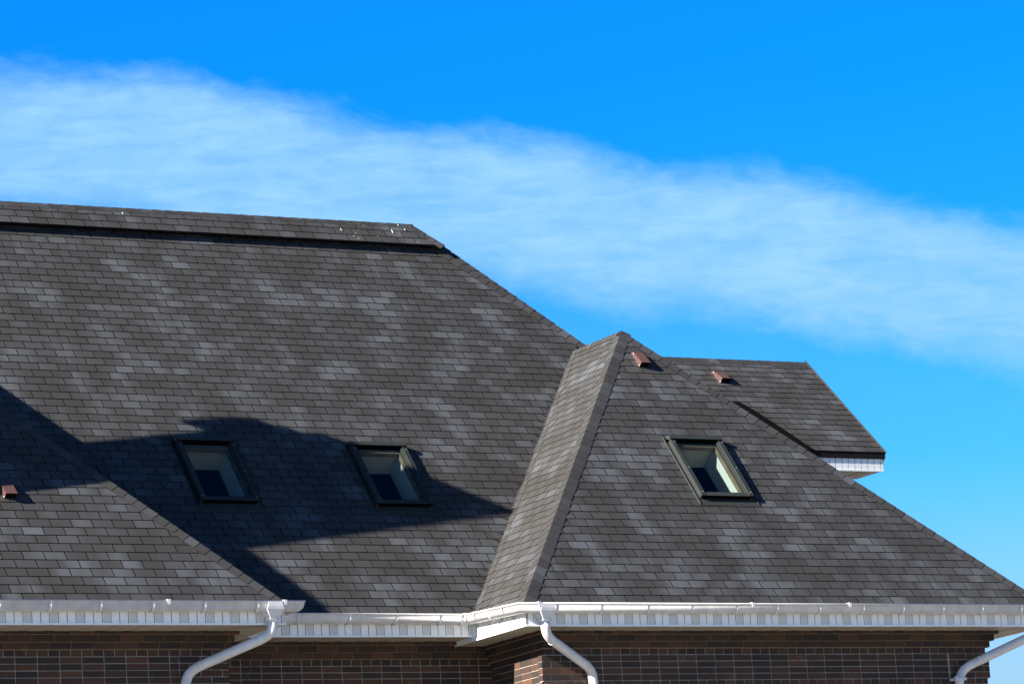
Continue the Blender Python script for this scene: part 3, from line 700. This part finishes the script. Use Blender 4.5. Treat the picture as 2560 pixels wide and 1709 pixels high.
# ---- skylights
def skylight(s, label, seed):
    pl, u0, u1, v0, v1 = s
    def BX(mb, a0, a1, b0, b1, h0, h1, k): mb.box(pl.at(a0, b0, h0), pl.u * (a1 - a0), pl.v * (b1 - b0), pl.n * (h1 - h0), k)
    w = 0.062
    fr = MB()                                     # fixed frame cladding
    for a, b2 in ((u0, u0 + w), (u1 - w, u1)):
        BX(fr, a, b2, v0 + 0.004, v1 - 0.085, 0.004, 0.080, 'alu')
    BX(fr, u0 + 0.012, u0 + 0.02, v0 + 0.02, v1 - 0.09, 0.0802, 0.0855, 'alu'); BX(fr, u1 - w + 0.004, u1 - w + 0.011, v0 + 0.02, v1 - 0.09, 0.0802, 0.086, 'alu'); BX(fr, u1 - w + 0.019, u1 - w + 0.026, v0 + 0.02, v1 - 0.09, 0.0802, 0.084, 'alu')
    BX(fr, u0 + w, u1 - w, v1 - 0.10, v1 - 0.02, -0.01, 0.058, 'black')
    root = build('skylight', fr, house, label)
    sh = MB()                                     # opening sash: rails round the glass
    BX(sh, u0 + 0.006, u1 - 0.006, v0 - 0.004, v0 + 0.050, 0.046, 0.074, 'alu')
    BX(sh, u0 + 0.03, u1 - 0.03, v0 + 0.004, v0 + 0.045, 0.006, 0.0455, 'black'); BX(sh, u0 + 0.008, u1 - 0.008, v0 - 0.0055, v0 - 0.0042, 0.046, 0.0715, 'black')  # black rail front: its shade is put into the colour
    for a, b2 in ((u0 + w + 0.001, u0 + w + 0.022), (u1 - w - 0.022, u1 - w - 0.001)): BX(sh, a, b2, v0 + 0.051, v1 - 0.10, 0.03, 0.066, 'alu')
    BX(sh, u0 + w + 0.0225, u1 - w - 0.0225, v0 + 0.051, v0 + 0.075, 0.03, 0.062, 'alu')
    build('sash', sh, root)
    wd = MB(); wi = 0.075
    for a, b2 in ((u0 + wi, u0 + wi + 0.03), (u1 - wi - 0.03, u1 - wi)): BX(wd, a, b2, v0 + 0.06, v1 - 0.10, -0.03, 0.029, 'wood')
    BX(wd, u0 + wi + 0.031, u1 - wi - 0.031, v1 - 0.165, v1 - 0.101, -0.03, 0.029, 'wood'); BX(wd, u0 + wi + 0.031, u1 - wi - 0.031, v0 + 0.06, v0 + 0.085, -0.03, 0.029, 'wood')
    build('wooden_frame', wd, root)
    gl = MB(); gl.face([pl.at(u0 + w, v0 + 0.05, 0.055), pl.at(u1 - w, v0 + 0.05, 0.055), pl.at(u1 - w, v1 - 0.09, 0.055), pl.at(u0 + w, v1 - 0.09, 0.055)], 'glass'); build('glass_pane', gl, root)
    cv = MB()                                     # head cover
    c0 = v1 - 0.088
    q = [(c0, 0.066), (c0, 0.098), (v1 - 0.03, 0.104), (v1 + 0.012, 0.03), (v1 + 0.012, 0.012)]
    for i in range(5):
        a, b2 = q[i], q[(i + 1) % 5]; cv.face([pl.at(u0 - 0.006, a[0], a[1]), pl.at(u0 - 0.006, b2[0], b2[1]), pl.at(u1 + 0.006, b2[0], b2[1]), pl.at(u1 + 0.006, a[0], a[1])][::-1], 'black' if i in (0, 4) else 'alu')  # down-slope faces of the cover painted black as shade under its lip
    for uu_ in (u0 - 0.006, u1 + 0.006): cv.face([pl.at(uu_, a[0], a[1]) for a in (q if uu_ > u0 else q[::-1])], 'alu')
    build('head_cover', cv, root)
    fl = MB()                                     # flashing on the shingles
    BX(fl, u0 - 0.02, u1 + 0.062, v0 - 0.112, v0 - 0.002, 0.004, 0.0125, 'alu')
    BX(fl, u0 - 0.038, u0 - 0.026, v0 - 0.10, v1 + 0.03, 0.002, 0.024, 'alu'); BX(fl, u0 - 0.0255, u0 - 0.001, v0 - 0.002, v1, -0.004, 0.002, 'black')
    BX(fl, u1 + 0.001, u1 + 0.05, v0 - 0.002, v1 - 0.1, 0.001, 0.006, 'alu'); BX(fl, u1 + 0.050, u1 + 0.062, v0 - 0.10, v1 - 0.05, 0.006, 0.022, 'alu')
    build('flashing', fl, root)
    ln = MB(); h = (u0 + 0.078, u1 - 0.078, v0 + 0.064, v1 - 0.104); d = -0.36
    c = [(h[0], h[2]), (h[1], h[2]), (h[1], h[3]), (h[0], h[3])]
    for i in range(4):
        a, b2 = c[i], c[(i + 1) % 4]; ln.face([pl.at(a[0], a[1], 0.028), pl.at(b2[0], b2[1], 0.028), pl.at(b2[0], b2[1], d), pl.at(a[0], a[1], d)], 'plaster')
        # outer skin of the shaft keeps the light inside
        o_ = 0.02
    build('lining', ln, root)
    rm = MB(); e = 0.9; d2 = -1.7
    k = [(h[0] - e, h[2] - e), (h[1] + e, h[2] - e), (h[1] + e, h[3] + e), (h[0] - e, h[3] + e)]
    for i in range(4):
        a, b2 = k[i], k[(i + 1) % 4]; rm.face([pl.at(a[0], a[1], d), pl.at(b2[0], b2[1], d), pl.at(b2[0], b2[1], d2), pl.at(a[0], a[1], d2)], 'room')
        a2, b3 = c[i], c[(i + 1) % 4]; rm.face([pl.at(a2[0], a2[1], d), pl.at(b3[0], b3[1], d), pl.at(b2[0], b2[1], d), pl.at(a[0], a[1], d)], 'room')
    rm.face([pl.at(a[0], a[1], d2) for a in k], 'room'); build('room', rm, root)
    for b_ in (0.06, 0.52, 1.0):
        for a in (u0 + 0.045, u1 - 0.02):
            k_ = MB(); BX(k_, a - .005, a + .005, v0 + b_ - .005, v0 + b_ + .005, 0.0801, 0.084, 'steel'); build('screw', k_, root)
    return root
skylight(SKY[0], 'skylight wholly in shadow, left of the two on the big slope', 1)
skylight(SKY[1], 'skylight half in shadow, nearer the lit valley on the big slope', 2)
skylight(SKY[2], 'sunlit skylight on the projecting hipped wing', 3)
# ---- roof vents (maroon hoods, open on the downhill side)
def vent(pl, u0, v0, label, wu=0.138, lv=0.245):
    mb = MB(); hf, hb = 0.092, 0.052
    def P(a, b2, h): return pl.at(u0 + a * wu, v0 + b2 * lv, h)
    mb.face([P(0, 0, hf), P(1, 0, hf), P(1, 1, hb), P(0, 1, hb)], 'maroon')
    mb.face([P(0, 0.04, 0.004), P(0, 0, hf), P(0, 1, hb), P(0, 1.05, 0.004)], 'maroon'); mb.face([P(1, 0.04, 0.004), P(1, 1.05, 0.004), P(1, 1, hb), P(1, 0, hf)], 'maroon')
    mb.face([P(0, 1, hb), P(1, 1, hb), P(1, 1.25, 0.006), P(0, 1.25, 0.006)], 'maroon')
    mb.face([P(0, 1, hb), P(0, 1.25, 0.006), P(0, 1.05, 0.004)], 'maroon'); mb.face([P(1, 1, hb), P(1, 1.05, 0.004), P(1, 1.25, 0.006)], 'maroon')
    mb.face([P(0.02, 0.10, 0.005), P(0.98, 0.10, 0.005), P(0.98, 0.08, hf - 0.006), P(0.02, 0.08, hf - 0.006)], 'black')
    mb.face([P(0, 0, hf - 0.004), P(0, 0.1, hf - 0.006), P(1, 0.1, hf - 0.006), P(1, 0, hf - 0.004)], 'black')
    o = build('roof_vent', mb, house, label)
    for b2, h in ((0.06, 0.02), (0.95, 0.035)):
        q = MB(); q.box(P(0, b2, h) - pl.u * 0.005, pl.u * 0.006, pl.v * 0.009, pl.n * 0.009, 'white'); build('screw', q, o)
vent(PR, 24.580, 4.285, 'maroon roof vent close to the wing hip')
vent(PL, 15.127, 0.990, 'maroon roof vent at the edge of the shadow on the left wing')
vent(PG, 26.785, PG.uv((0, 42.66, 9.245))[1], 'maroon roof vent on the gable roof')

# ---- chimney on the left wing (outside the picture, it throws the long shadow)
mb = MB()
mb.bx(12.10, 12.60, 38.90, 40.90, 6.0, 9.10, 'brickwall'); mb.bx(12.10, 12.60, 39.62, 40.90, 9.101, 11.99, 'brickwall'); mb.bx(12.10, 12.60, 39.62, 40.77, 11.991, 12.15, 'brickwall')
sh_ = [(38.90, 9.101), (39.619, 9.101), (39.619, 9.60), (38.90, 9.16)]
mb.face([(12.6, y, z) for y, z in sh_], 'brickwall'); mb.face([(12.1, y, z) for y, z in sh_[::-1]], 'brickwall')
mb.face([(12.1, 38.90, 9.16), (12.6, 38.90, 9.16), (12.6, 39.619, 9.60), (12.1, 39.619, 9.60)], 'brickwall')
ch = build('chimney', mb, house, 'tall stepped brick chimney on the left wing')
mb = MB(); mb.bx(12.06, 12.62, 40.3, 41.03, 11.58, 11.90, 'brickwall'); build('chimney_cap', mb, ch)
